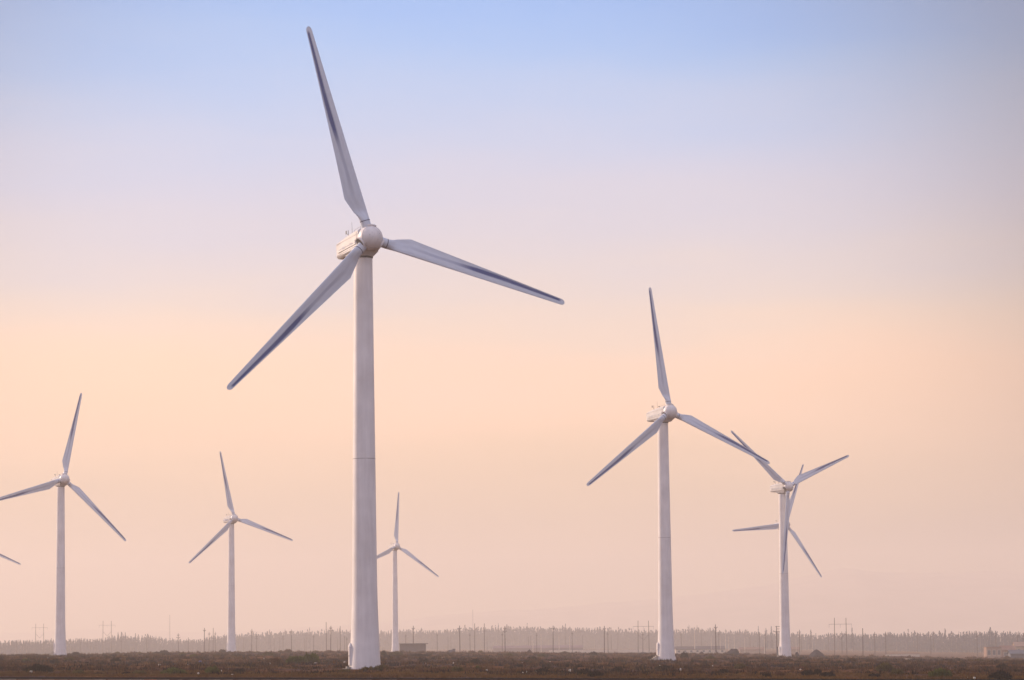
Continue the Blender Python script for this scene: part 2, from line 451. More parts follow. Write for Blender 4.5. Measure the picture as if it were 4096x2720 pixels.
def hub_mesh():
    mb = MB(); rings = []
    n = 40
    prof = [(-1.44, .02), (-1.42, .22), (-1.32, .50), (-1.15, .76), (-.92, .96), (-.62, 1.10), (-.30, 1.155), (0.0, 1.12), (.20, 1.02), (.34, .86)]
    for y, r_ in prof: rings.append([(r_ * math.cos(2 * math.pi * k / n), y + .2, r_ * math.sin(2 * math.pi * k / n)) for k in range(n)])
    mb.loft(rings)
    for k in range(3):
        t = 2 * math.pi * k / 3; d = Vector((math.sin(t), 0, math.cos(t)))
        mb.tube(d * .70, d * 1.16, .62, .60, 32); mb.tube(d * 1.10, d * 1.19, .655, .645, 32)
        mb.tube(d * 1.195, d * 1.225, .53, .53, 32, 1)
        for q in (-.5, -.25, .28):                       # small vents between the blades
            t2 = t + math.pi / 3 + q * .8; d2 = Vector((math.sin(t2), 0, math.cos(t2)))
            p = d2 * 1.085 + Vector((0, .02, 0)); mb.tube(p, p + d2 * .035, .075, .05, 6, 1)
    for y, r_ in ((-.58, 1.035), (.22, 1.12)):               # joints between the nose shells
        mb.loft([[((r_ + e) * math.cos(2 * math.pi * k / n), y + dy, (r_ + e) * math.sin(2 * math.pi * k / n)) for k in range(n)] for e, dy in ((-.01, -.02), (.008, -.016), (.008, .016), (-.03, .02))], 2, False)
    rr = random.Random(5)
    for i in range(16):                                       # bolt heads and grease spots
        a, el_ = rr.uniform(0, 6.28), rr.uniform(.2, 1.2)
        d = Vector((math.cos(a) * math.sin(el_), -math.cos(el_), math.sin(a) * math.sin(el_)))
        p = Vector((0, -.08, 0)) + d * 1.135; mb.tube(p, p + d * .03, rr.uniform(.02, .045), .02, 6, 1)
    return mesh_of(mb, "hub", [M_PAINT, M_DARK, M_SEAM], True, 40)
HUB = hub_mesh()
def band_mesh():
    mb = MB(); n = 32
    mb.loft([[( .478 * math.cos(2 * math.pi * k / n), .478 * math.sin(2 * math.pi * k / n), z) for k in range(n)] for z in (1.63, 1.70)])
    return mesh_of(mb, "root_band", [M_BAND], True, 40)
BAND = band_mesh()
def tower_mesh():
    mb = MB()
    zs = [-6.0, 0, 1.5, 3, 4.5, 6, 8, 10, 12, 14, 16, 18, 20, 23, 27, 31, 35, 38.5]
    def rad(z): 
        z = max(z, 0)
        return .865 + (1.235 - .865) * (1 - z / 38.5) ** 1.02 + .235 * max(0, 1 - z / 8.5) ** 1.6
    rings = []
    for z in zs:
        r_ = rad(z)
        rings.append(ring(r_, z, 64))
    mb.loft(rings)
    r_ = rad(19.8); mb.loft([ring(r_ - .01, 19.76, 64), ring(r_ + .014, 19.765, 64), ring(r_ + .014, 19.81, 64), ring(r_ - .01, 19.815, 64)], 1, False)
    # lap seams between the rolled plates
    for z in (3.2, 6.0, 9.0, 12.1, 15.4, 23.3, 27.0, 31.2, 35.1):
        r_ = rad(z) + .004; mb.loft([ring(r_, z - .012, 64), ring(r_ + .004, z, 64), ring(r_, z + .012, 64)], 0, False)
    # anchor flange at the foot
    mb.loft([ring(rad(0) + .10, -.6, 64), ring(rad(0) + .10, .10, 64), ring(rad(0), .12, 64)], 0, False)
    return mesh_of(mb, "tower", [M_PAINT, M_RUST], True, 30)
TOWER = tower_mesh()
def link(name, me, parent, M_=None):
    o = bpy.data.objects.new(name, me); C.objects.link(o); o.parent = parent
    if M_ is not None: o.matrix_local = M_
    return o

def text_mesh(txt, size, m):
    cu = bpy.data.curves.new("lettering", 'FONT'); cu.body = txt; cu.size = size; cu.extrude = .008
    cu.align_x = 'CENTER'; cu.align_y = 'CENTER'; cu.shear = .25; cu.offset = size * .012
    o = bpy.data.objects.new("lettering", cu); C.objects.link(o)
    dg = bpy.context.evaluated_depsgraph_get(); me = bpy.data.meshes.new_from_object(o.evaluated_get(dg))
    bpy.data.objects.remove(o); me.materials.clear(); me.materials.append(m); return me

def turbine(label, X, Y, Z, yaw, tilt, ph, A=1.9, lettering=None, door=True):
    root = empty("wind_turbine", (X, Y, Z))
    tag(root, label, "wind turbine", "white three-bladed wind turbines of the wind farm")
    tw = link("tower", TOWER, root)
    Fm = Matrix.Translation((0, 0, 40)) @ Matrix.Rotation(R(yaw), 4, 'Z') @ Matrix.Rotation(R(-tilt), 4, 'X') @ Matrix.Translation((0, -A, 0))
    nm_ = Fm @ Matrix.Translation((0, A - 1.55, 0))
    # keep the nacelle butted to the hub
    nm_ = Fm
    na = link("nacelle", NACELLE, root, nm_)
    link("hub", HUB, root, Fm)
    for k in range(3):
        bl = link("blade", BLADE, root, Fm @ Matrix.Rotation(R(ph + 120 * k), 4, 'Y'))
        link("root_band", BAND, bl)
    # yaw bearing collar
    mb = MB(); mb.loft([ring(.88, 38.44, 48), ring(.93, 38.50, 48), ring(.93, 38.66, 48)], 0, True); mb.build("yaw_bearing", M_DARK, root, True, 40)
    # wind vane and cup anemometer, lightning rod, roof rail
    mb = MB(); zr = .72
    mb.tube((-.3, 4.3, zr - .1), (-.3, 4.3, zr + .95), .03); mb.tube((-.3, 4.3, zr + .10), (.3, 3.6, zr + .10), .025)
    mb.tube((-.3, 4.3, zr + .55), (-.3, 4.75, zr + .70), .022)
    mb.box(-.315, -.285, 4.66, 4.90, zr + .68, zr + 1.0); mb.tube((.3, 3.6, zr), (.3, 3.6, zr + .7), .025)
    for q in range(3):
        t = 2.09 * q; mb.tube((.3, 3.6, zr + .7), (.3 + .15 * math.cos(t), 3.6 + .15 * math.sin(t), zr + .7), .03, .05, 6)
    mb.build("wind_vane", M_DARK, na)
    mb = MB(); mb.tube((-.5, 2.9, .8), (-.5, 2.9, 2.15), .02, .012, 6); mb.build("lightning_rod", M_DARK, na)
    for x in (-.7, .7):
        mb = MB(); mb.path([(x, .45, .88), (x, .45, 1.18), (x, 1.9, 1.14), (x, 1.9, .84)], .02); mb.build("roof_rail", M_SEAM, na)
    if lettering:
        T_ = Matrix(((0, 0, -1, 0), (-1, 0, 0, 0), (0, 1, 0, 0), (0, 0, 0, 1)))
        me = text_mesh(lettering, .98, M_BLUE)
        link("lettering", me, na, Matrix.Translation((-1.168, 3.0, -.17)) @ Matrix.Rotation(R(-.3), 4, 'X') @ T_)
        for y0 in (4.62, .95):
            mb = MB(); mb.box(-1.172, -1.158, y0, y0 + .38, -.42, .02); mb.build("logo_square", M_BLUE, na)
    else:
        rr = random.Random(int(X * 10)); mb = MB(); y = 1.3; V = []
        while y < 4.8:
            zc = rr.uniform(-.26, -.18); hh_ = rr.choice((.02, .05, .10)); V += [(y, zc - hh_, zc + hh_)]; y += rr.uniform(.08, .35)
        vs = []; fs = []
        for k, (y, a, b) in enumerate(V):
            vs += [(-1.164, y, a), (-1.164, y, b)]
            if k: fs.append((2 * k - 2, 2 * k, 2 * k + 1, 2 * k - 1))
        mb.add(vs, fs)
        mb.build("faded_lettering", M_FADED, na)
    # door with its hood on the sunny side, steps and cable guards
    if door:
        da = R(188)
        Md = Matrix.Rotation(da, 4, 'Z')
        mb = MB(); r0 = 1.36
        mb.box(r0 - .1, r0 + .13, -.46, .46, .82, 2.5, 0)
        mb.loft([[(r0 - .05, -.50, 2.5), (r0 + .15, -.50, 2.5), (r0 + .15, .50, 2.5), (r0 - .05, .50, 2.5)], [(r0 - .05, -.3, 2.85), (r0 + .06, -.3, 2.85), (r0 + .06, .3, 2.85), (r0 - .05, .3, 2.85)]])
        d = mb.build("door", M_PAINT, root); d.matrix_local = Md
        mb2 = MB(); mb2.box(r0 + .13, r0 + .165, .28, .36, 1.6, 1.75); mb2.build("handle", M_DARK, d)
        mb = MB()
        for q in range(4):
            mb.box(r0 + .1 + q * .28, r0 + .38 + q * .28, -.5, .5, -.3, .72 - q * .19, 0)
        s_ = mb.build("steps", M_CONC, root); s_.matrix_local = Md
        for q in (R(196), R(-12)):
            c_, s2 = math.cos(q), math.sin(q); mb = MB()
            mb.tube((c_ * 1.45, s2 * 1.45, .55), (c_ * 1.62, s2 * 1.62, -.3), .07, .09, 8); mb.build("cable_guard", M_PAINT, root)
    return root

def solve(hpx, hpy, D, yaw, A, tilt):
    """tower foot from the place of the rotor centre in the picture"""
    x, z = ray(hpx * 4096 / 2361, hpy * 4096 / 2361)
    Yh = D - A * math.cos(R(yaw)) * math.cos(R(tilt))
    return x * Yh - A * math.sin(R(yaw)) * math.cos(R(tilt)), D, CAMZ + z * Yh - 40 - A * math.sin(R(tilt))
TURBINES = [
    ("by far the largest white turbine, left of centre, its thick tower nearest the road", 852.9, 549.3, 283.9, 26.1, 5.2, -15.0, 1.62, None, 20.68),
    ("second largest turbine, right of centre, its right blade tip crossing another turbine's blade", 1544.4, 949.1, 500.7, 29.5, 4.6, -6.8, 2.2, None, 20.36),
    ("turbine at the right whose third blade hangs straight down beside its own tower", 1817.1, 1121.6, 723.0, 34.0, 2.5, -52.1, 2.2, None, 20.73),
    ("turbine near the left edge with one blade cut off by the picture's border", 148.2, 1104.3, 706.4, 31.3, 3.8, 13.3, 2.0, None, 20.54),
    ("slim turbine left of the largest tower with blue lettering on its nacelle", 540.2, 1194.8, 930.7, 31.0, 3.5, -11.4, 2.1, "Vestas", 20.58),
    ("smallest turbine, close to the right side of the largest tower which hides one blade tip", 915.0, 1258.8, 1167.0, 26.5, 4.3, 4.6, 2.0, None, 20.6),
    ("turbine almost hidden behind the tower of the rightmost turbine, only its blades showing", 1812.5, 1207.9, 957.0, 30.9, 4.8, 23.6, 2.0, None, 20.6),
    ("turbine outside the left border with only one blade tip reaching into the picture", -68.0, 1252.0, 1120.0, 30.0, 4.5, -8.0, 2.0, None, 20.6),
]
for lab, hx, hy, D, yaw, tilt, ph, A, let, _ in TURBINES:
    x, y, z = solve(hx, hy, D, yaw, A, tilt)
    turbine(lab, x, y, z, yaw, tilt, ph, A, let, door=D < 1000)

# ------------------------------------------------------------------ places along the picture, for labels
ZONES = [(236, "left of leftmost tower"), (924, "between leftmost tower and lettered turbine"),
         (1462, "between lettered turbine and largest tower"), (1855, "between largest tower and stepped hut"),
         (2200, "just right of stepped hut"), (2663, "left of second largest tower"),
         (3145, "between second largest and rightmost towers"), (3560, "just right of rightmost tower"), (4200, "near the right edge")]
ORD = ["first", "second", "third", "fourth", "fifth", "sixth", "seventh", "eighth", "ninth", "tenth", "eleventh", "twelfth", "thirteenth", "fourteenth", "fifteenth", "sixteenth"]
def zone(px):
    for i, (x, s) in enumerate(ZONES):
        if px < x: return i
    return len(ZONES) - 1
OFF = {2: 0, 3: 820, 4: 1640, 5: 2460, 6: 3276}
K = 2.8793
def PX(c, x, y): return OFF[c] + x / K, 2400 + y / K

# ------------------------------------------------------------------ utility poles
# (strip, x, top, bottom, type)   A one crossarm, B two crossarms, C bare mast, S transformer pole
POLES = [
 (2,195,465,625,'A'),(2,287,495,620,'C'),(2,930,470,615,'A'),(2,1397,450,610,'A'),(2,1690,445,600,'A'),(2,2053,385,600,'B'),(2,2168,430,600,'C'),(2,2355,325,600,'A'),
 (3,48,370,600,'A'),(3,95,320,600,'C'),(3,118,370,595,'A'),(3,443,440,595,'C'),(3,540,335,595,'A'),(3,596,400,595,'B'),(3,797,440,590,'C'),(3,862,430,590,'C'),(3,899,405,590,'B'),
 (3,994,340,590,'A'),(3,1147,440,590,'C'),(3,1165,430,590,'C'),(3,1252,400,580,'A'),(3,1395,255,590,'C'),(3,1450,300,590,'B'),(3,1527,430,595,'C'),(3,1557,300,600,'C'),(3,1608,405,600,'A'),(3,1632,425,600,'A'),(3,2312,390,590,'A'),
 (4,38,300,600,'A'),(4,312,378,590,'A'),(4,438,415,590,'C'),(4,470,420,590,'C'),(4,571,298,620,'A'),(4,689,380,590,'A'),(4,745,270,600,'C'),(4,856,270,600,'C'),(4,888,420,595,'C'),(4,1063,375,590,'A'),(4,1091,305,600,'B'),
 (4,1365,420,595,'C'),(4,1388,410,595,'C'),(4,1459,382,595,'A'),(4,1648,298,600,'A'),(4,1791,410,600,'C'),(4,1866,362,605,'A'),(4,1988,400,600,'C'),(4,2238,302,612,'A'),(4,2277,368,612,'A'),(4,2316,400,612,'C'),
 (5,33,380,605,'C'),(5,320,372,595,'A'),(5,760,375,600,'A'),(5,993,390,600,'C'),(5,1157,285,625,'A'),(5,1195,370,600,'A'),(5,1553,385,605,'C'),(5,1665,370,610,'A'),(5,1730,375,610,'A'),(5,1860,298,630,'S'),(5,2125,345,605,'A'),(5,2143,385,605,'C'),
 (6,107,378,620,'C'),(6,262,365,625,'A'),(6,465,390,620,'C'),(6,503,325,650,'C'),(6,641,370,630,'A'),(6,767,368,632,'A'),(6,1130,370,635,'C'),(6,1286,395,645,'A'),(6,1318,375,640,'C'),(6,1818,390,655,'A'),(6,1848,420,655,'C'),(6,2035,400,658,'C'),(6,2281,372,668,'C'),(6,2352,392,662,'B')]
counts = {}
POLE_TOP = {}
DESC = {'A': "dark utility pole with one crossarm", 'B': "dark utility pole with two crossarms", 'C': "thin bare utility pole", 'S': "pole with brackets and braced crossarm"}
for st, cx_, tp, bt, ty in sorted(POLES, key=lambda q: OFF[q[0]] + q[1] / K):
    px, pt = PX(st, cx_, tp); _, pb = PX(st, cx_, bt)
    hpx = pb - pt
    faint = ty == 'C' and not (st == 6 and cx_ in (503, 2281, 2035)) and not (st == 2 and cx_ == 2168)
    Hh = 10.5 if hpx > 78 else (9.0 if hpx > 64 else 8.0)
    D = F * Hh / hpx
    D = max(640, min(D, 1900))
    if faint: D = min(max(D * 1.25, 1500), 2100)
    top = at(px, pt, D)
    zg = ground_z(top.x, top.y) - .3
    h = top.z - zg
    z_ = zone(px); key = (z_, ty); counts[key] = counts.get(key, 0) + 1
    root = empty("utility_pole", (top.x, top.y, zg), rnd.uniform(-.25, .25))
    lab = f"{DESC[ty]}, {ORD[counts[key]-1]} from left, {ZONES[z_][1]}"
    if ty == 'S': lab = "utility pole with transformer brackets hard against the rightmost tower's left side"
    tag(root, lab, "utility pole", "utility poles standing across the plain")
    big = hpx > 80
    w = (.17 if big else .15) * (1.0 if not faint else 1.05)
    lean = rnd.uniform(-.012, .012) * h
    mb = MB(); mb.tube((lean, 0, 0), (0, 0, h), w * 1.15, w * .72, 8)
    mb.build("post", M_WOOD, root, True, 60)
    POLE_TOP[(st, cx_)] = top
    def arm(z, half, brace=True, name="crossarm"):
        mb = MB(); mb.box(-half, half, -.28, -.12, z - .08, z + .08)
        if brace:
            mb.tube((-half * .75, -.2, z), (0, -.15, z - .75), .05, .05, 5); mb.tube((half * .75, -.2, z), (0, -.15, z - .75), .05, .05, 5)
        a = mb.build(name, M_WOOD, root)
        for x in (-half * .92, half * .92):
            mi = MB(); mi.tube((x, -.2, z + .07), (x, -.2, z + .36), .075, .05, 6); mi.build("insulator", M_INS, a)
    if ty == 'A':
        arm(h - .95, .62 if big else .58)
    elif ty == 'B':
        arm(h - .8, .6); arm(h - 1.9, .95)
    elif ty == 'S':
        arm(h - 1.95, 1.35)
        mb = MB(); mb.box(-.45, 1.3, -.1, .1, h - .35, h - .2); mb.box(0, 1.3, -.1, .1, h - 1.2, h - 1.05); mb.box(1.25, 1.4, -.1, .1, h - 1.3, h - .1)
        mb.build("bracket", M_WOOD, root)
    if ty == 'A' or ty == 'B':
        mb = MB(); mb.tube((0, 0, h - .02), (0, 0, h + .3), .07, .04, 6); mb.build("top_insulator", M_INS, root)

# H-frame transmission structures: (strip, x1, x2, top, arm y, bottom)
HF = [(2,412,503,272,318,620,"faint two-legged pylon just left of the leftmost tower"),
      (2,1187,1282,240,290,620,"faint two-legged pylon rising over the trees right of the leftmost tower"),
      (5,265,386,238,304,600,"two-legged pylon immediately left of the second largest tower"),
      (6,177,310,205,278,625,"tallest two-legged pylon, right of the rightmost tower, its crossarm above the trees")]
PYL = []
for st, x1, x2, tp, ay, bt, lab in HF:
    p1, t1 = PX(st, x1, tp); p2, _ = PX(st, x2, tp); _, pa = PX(st, x1, ay); _, pb = PX(st, x1, bt)
    D = F * 5.2 / (p2 - p1)
    a, b = at(p1, t1, D), at(p2, t1, D); az = at((p1 + p2) / 2, pa, D).z
    zg = min(ground_z(a.x, D), ground_z(b.x, D)) - .3
    root = empty("power_pylon", ((a.x + b.x) / 2, D, zg))
    tag(root, lab, "pylon", "two-legged wooden power pylons")
    hw = (b.x - a.x) / 2; h = (a.z + b.z) / 2 - zg; za = az - zg
    for s in (-1, 1):
        mb = MB(); mb.tube((s * hw * 1.05, 0, 0), (s * hw, 0, h + (a.z - b.z) * -s / 2), .19, .12, 8); mb.build("leg", M_WOOD, root, True, 60)
    mb = MB(); mb.box(-hw * 2.0, hw * 2.0, -.08, .08, za - .06, za + .06); ca = mb.build("crossarm", M_WOOD, root)
    for x in (-hw * 1.95, 0, hw * 1.95):
        mb = MB(); mb.tube((x, 0, za - .1), (x, 0, za - 1.5), .06, .06, 6); mb.build("insulator", M_INS, ca)
    mb = MB(); zb_ = za - 6.2
    mb.tube((-hw, 0, zb_ + 2.2), (0, 0, zb_ - .6), .07); mb.tube((hw, 0, zb_ + 2.2), (0, 0, zb_ - .6), .07); mb.build("brace", M_WOOD, root)
    PYL.append((Vector(((a.x + b.x) / 2, D, zg)), za - 1.5, hw * 1.95))

# two very faint lattice masts on the skyline
for st, x, tp, lab in ((2, 1955, 170, "barely visible tall mast in the haze left of the lettered turbine"), (4, 722, 110, "barely visible tall mast in the haze between the two largest towers")):
    px, pt = PX(st, x, tp); D = 2900; top = at(px, pt, D); zg = ground_z(top.x, D) - 1; h = top.z - zg
    mb = MB(); q = .55
    for k in range(3):
        t = 2.094 * k; mb.tube((q * math.cos(t), q * math.sin(t), 0), (q * .5 * math.cos(t), q * .5 * math.sin(t), h), .07, .05, 5)
    nb = 18
    for i in range(nb):
        for k in range(3):
            t, t2 = 2.094 * k, 2.094 * (k + 1); s0, s1 = 1 - .5 * i / nb, 1 - .5 * (i + 1) / nb
            mb.tube((q * s0 * math.cos(t), q * s0 * math.sin(t), h * i / nb), (q * s1 * math.cos(t2), q * s1 * math.sin(t2), h * (i + 1) / nb), .04, .04, 4)
    o = mb.build("lattice_mast", M_DARK); o.location = (top.x, D, zg); tag(o, lab, "mast")

# sagging wires
def wire(a, b, sag, r_=.028):
    pts = []
    for i in range(13):
        t = i / 12; p = a.lerp(b, t); pts.append(p - Vector((0, 0, sag * 4 * t * (1 - t))))
    return pts
WL = [("wires sagging between the poles near the right edge", [(6,1286),(6,1818),(6,2035),(6,2281),(6,2352)], -1.0),
      ("wire running from the pole right of the rightmost tower to the right edge poles", [(6,262),(6,641),(6,767),(6,1286)], -.8),
      ("wire between the tall poles left of the second largest tower", [(4,1091),(4,1648),(4,2238)], -.9),
      ("wire between the tall poles right of the largest tower", [(4,38),(4,571),(4,1091)], -.9),
      ("wire between the poles left of the largest tower", [(3,540),(3,994),(3,1450)], -.9)]
for lab, ids, dz in WL:
    mb = MB()
    for i, j in zip(ids[:-1], ids[1:]):
        mb.path(wire(POLE_TOP[i] + Vector((0, -.2, dz)), POLE_TOP[j] + Vector((0, -.2, dz)), 1.1), .026, 4)
    o = mb.build("power_wire", M_WIRE); tag(o, lab, "wire", "overhead wires strung between the poles")

# ------------------------------------------------------------------ trees
def foliage(mb, base, h, w, n, rr, leaf, low=.12, mi=0, shape='poplar'):
    """leaf clumps spread through a crown's volume"""
    for i in range(n):
        t = rr.random()
        if shape == 'poplar': prof = min(1, .55 + 2.2 * t) * (1 - t) ** .75 * 1.25
        else: prof = math.sqrt(max(0, 1 - (2 * t - .9) ** 2 * .9))
        r_ = w * .5 * prof * math.sqrt(rr.random()); a = rr.uniform(0, 6.283)
        c = Vector((base[0] + r_ * math.cos(a), base[1] + r_ * math.sin(a), base[2] + h * (low + (1 - low) * t)))
        s = leaf * rr.uniform(.5, 1.3) * (1 - .55 * t)
        u = Vector((rr.uniform(-1, 1), rr.uniform(-1, 1), rr.uniform(-.3, .3))).normalized(); v = Vector((rr.uniform(-.5, .5), rr.uniform(-.5, .5), 1.5)).normalized()
        mb.add([c - u * s * .6, c + u * s * .6 - v * s * .2, c + v * s * 1.25, c - u * s * .3 + v * s * .9], [(0, 1, 2, 3)], mi)
# skyline of the far belt in strip coordinates -> height wanted
SKY = []
for st, x, y in [(2,0,475),(2,200,438),(2,400,455),(2,600,440),(2,850,430),(2,1150,425),(2,1350,395),(2,1700,400),(2,1950,432),(2,2250,445),(3,150,395),(3,450,372),(3,900,350),(3,1250,350),(3,1500,335),(3,1650,335),(3,2050,355),(3,2300,330),
                 (4,250,335),(4,650,308),(4,1000,300),(4,1350,298),(4,1800,300),(4,2300,305),(5,300,330),(5,700,330),(5,900,310),(5,1200,330),(5,1450,325),(5,1600,345),(5,1700,372),(5,2000,360),(5,2361,380),(6,200,375),(6,500,368),(6,1000,355),(6,1400,348),(6,1900,350),(6,2361,350)]:
    SKY.append(PX(st, x, y))
SXX, SYY = np.array([p[0] for p in SKY]), np.array([p[1] for p in SKY])
DX = np.array([0, 600, 1300, 2400, 3100, 3500, 4096]); DD = np.array([1950, 2250, 2750, 2750, 2350, 1950, 1650])
def belt(name, label, rows, step, cat_kind, seed):
    rr = random.Random(seed); mb = MB()
    for row in range(rows):
        px = -260.0
        while px < 4360:
            D = float(np.interp(px, DX, DD)) + row * 30 + rr.uniform(-20, 20)
            yy = float(np.interp(px, SXX, SYY))
            g = noise.noise(Vector((px / 90., row * 3.1, 0)))
            top = at(px, yy, D)
            zg = ground_z(top.x, D) - .2
            g2 = noise.noise(Vector((px / 28., row * 7.7, 4)))
            hh = (top.z - zg) * (.90 + .09 * g + .10 * g2 + rr.uniform(-.08, .03)) * (.93 + .025 * row)
            spire = rr.random() < .10
            if spire: hh *= rr.uniform(1.02, 1.10)
            broad = (not spire) and rr.random() < .40
            foliage(mb, (top.x, D, zg), hh * (.9 if broad else 1), (2.0 if spire else (4.2 if not broad else 8.0)) * rr.uniform(.75, 1.15) * hh / 14, 72, rr, 1.55 * max(.7, hh / 14), .02)
            mb.tube((top.x, D, zg), (top.x, D, zg + hh * .8), .2, .06, 4, 1)
            px += step * rr.uniform(.6, 1.5) * 2250 / D * .9
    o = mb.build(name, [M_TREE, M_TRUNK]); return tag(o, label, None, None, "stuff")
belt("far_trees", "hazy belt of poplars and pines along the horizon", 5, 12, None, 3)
tag(bpy.data.objects["far_trees"], None, "tree belt")

IND = [(6,1972,318,28,1400,'broad',"dark bushy tree sticking up above the tree belt near the right edge"),
       (5,1738,330,24,1750,'broad',"rounded tree standing up from the belt left of the rightmost tower"),
       (5,1800,300,13,1750,'poplar',"slim pointed tree nearest the left side of the rightmost tower"),
       (5,1650,305,10,1850,'poplar',"needle-thin tree top left of the rounded tree beside the rightmost tower"),
       (5,2255,342,20,1750,'poplar',"pointed tree between the rightmost tower and the tallest two-legged pylon"),
       (5,850,288,26,2150,'broad',"high clump of treetops right of the second largest tower"),
       (5,945,298,14,2150,'poplar',"poplar just right of the high clump beyond the second largest tower"),
       (3,745,345,16,2000,'poplar',"pointed poplar above the belt between lettered turbine and largest tower"),
       (3,1205,322,12,2100,'poplar',"slim tall poplar left of the tall two-armed pole beside the largest tower"),
       (4,1018,270,14,2200,'poplar',"poplar tip rising above the belt in the centre right of the picture"),
       (4,1350,262,14,2200,'poplar',"highest poplar tip in the middle of the belt between the two largest towers"),
       (4,1790,275,12,2200,'poplar',"poplar top in the belt left of the second largest tower"),
       (2,1360,372,9,1900,'poplar',"first needle-thin tree right of the faint pylon behind the leftmost tower"),
       (2,1397,375,8,1900,'poplar',"second needle-thin tree right of the faint pylon, close to the first"),
       (2,1442,378,9,1900,'poplar',"third and last of the needle-thin trees right of the faint pylon"),
       (6,380,325,22,1600,'poplar',"pointed tree behind the foot of the tallest two-legged pylon"),
       (2,1700,390,22,1850,'broad',"broad clump rising above the belt left of the lettered turbine")]
for st, x, tp, wpx, D, shp, lab in IND:
    D *= 1.15
    px, pt = PX(st, x, tp); top = at(px, pt, D); zg = ground_z(top.x, D) - .2; h = top.z - zg
    w = wpx / K * 1.6 / F * D * 1.3
    root = empty("poplar_tree" if shp == 'poplar' else "bushy_tree", (top.x, D, zg)); tag(root, lab, "tree", "single trees standing out of the far belt")
    mb = MB(); foliage(mb, (0, 0, 0), h, max(w, 1.6), 170, rnd, .95, .12, 0, shp); mb.build("crown", M_TREE, root)
    mb = MB(); mb.tube((0, 0, 0), (0, 0, h * .85), .22, .06, 6)
    for k in range(5):
        t = rnd.uniform(.3, .7) * h; a = rnd.uniform(0, 6.28); mb.tube((0, 0, t), (math.cos(a) * w * .3, math.sin(a) * w * .3, t + h * .14), .07, .03, 5)
    mb.build("trunk", M_TRUNK, root)

# pale bare trunks in front of the belt
TRK = [(5,915,320,545,2.0),(5,1268,335,515,1.8),(5,1372,420,560,1.5),(5,1492,425,560,1.3),(5,1107,430,560,1.2),(5,1720,440,590,1.6),(5,2270,420,560,1.2),(4,1415,400,500,1.4),(4,1508,390,500,1.6),(4,1716,400,500,1.4),(4,1840,410,520,1.5),(5,1213,420,540,1.2),(5,1308,425,520,1.1),(5,2085,440,560,1.2)]
mt = {}
for st, x, tp, bt, w in sorted(TRK, key=lambda q: OFF[q[0]] + q[1] / K):
    px, pt = PX(st, x, tp); D = 1500; top = at(px, pt, D); zg = ground_z(top.x, D) - .2; h = top.z - zg
    z_ = zone(px); mt[z_] = mt.get(z_, 0) + 1
    mb = MB(); mb.tube((0, 0, 0), (rnd.uniform(-.1, .1), 0, h), .14 * w * .8, .07 * w, 7)
    for k in range(3):
        t = rnd.uniform(.6, .9) * h; mb.tube((0, 0, t), (rnd.uniform(-.7, .7), 0, t + .9), .04, .02, 4)
    o = mb.build("bare_tree", mat_tr if 'mat_tr' in globals() else M_STONE, None); o.location = (top.x, D, zg)
    tag(o, f"pale bare tree stem before the belt, {ORD[mt[z_]-1]} from left, {ZONES[z_][1]}", "tree", "pale bare stems in front of the belt")

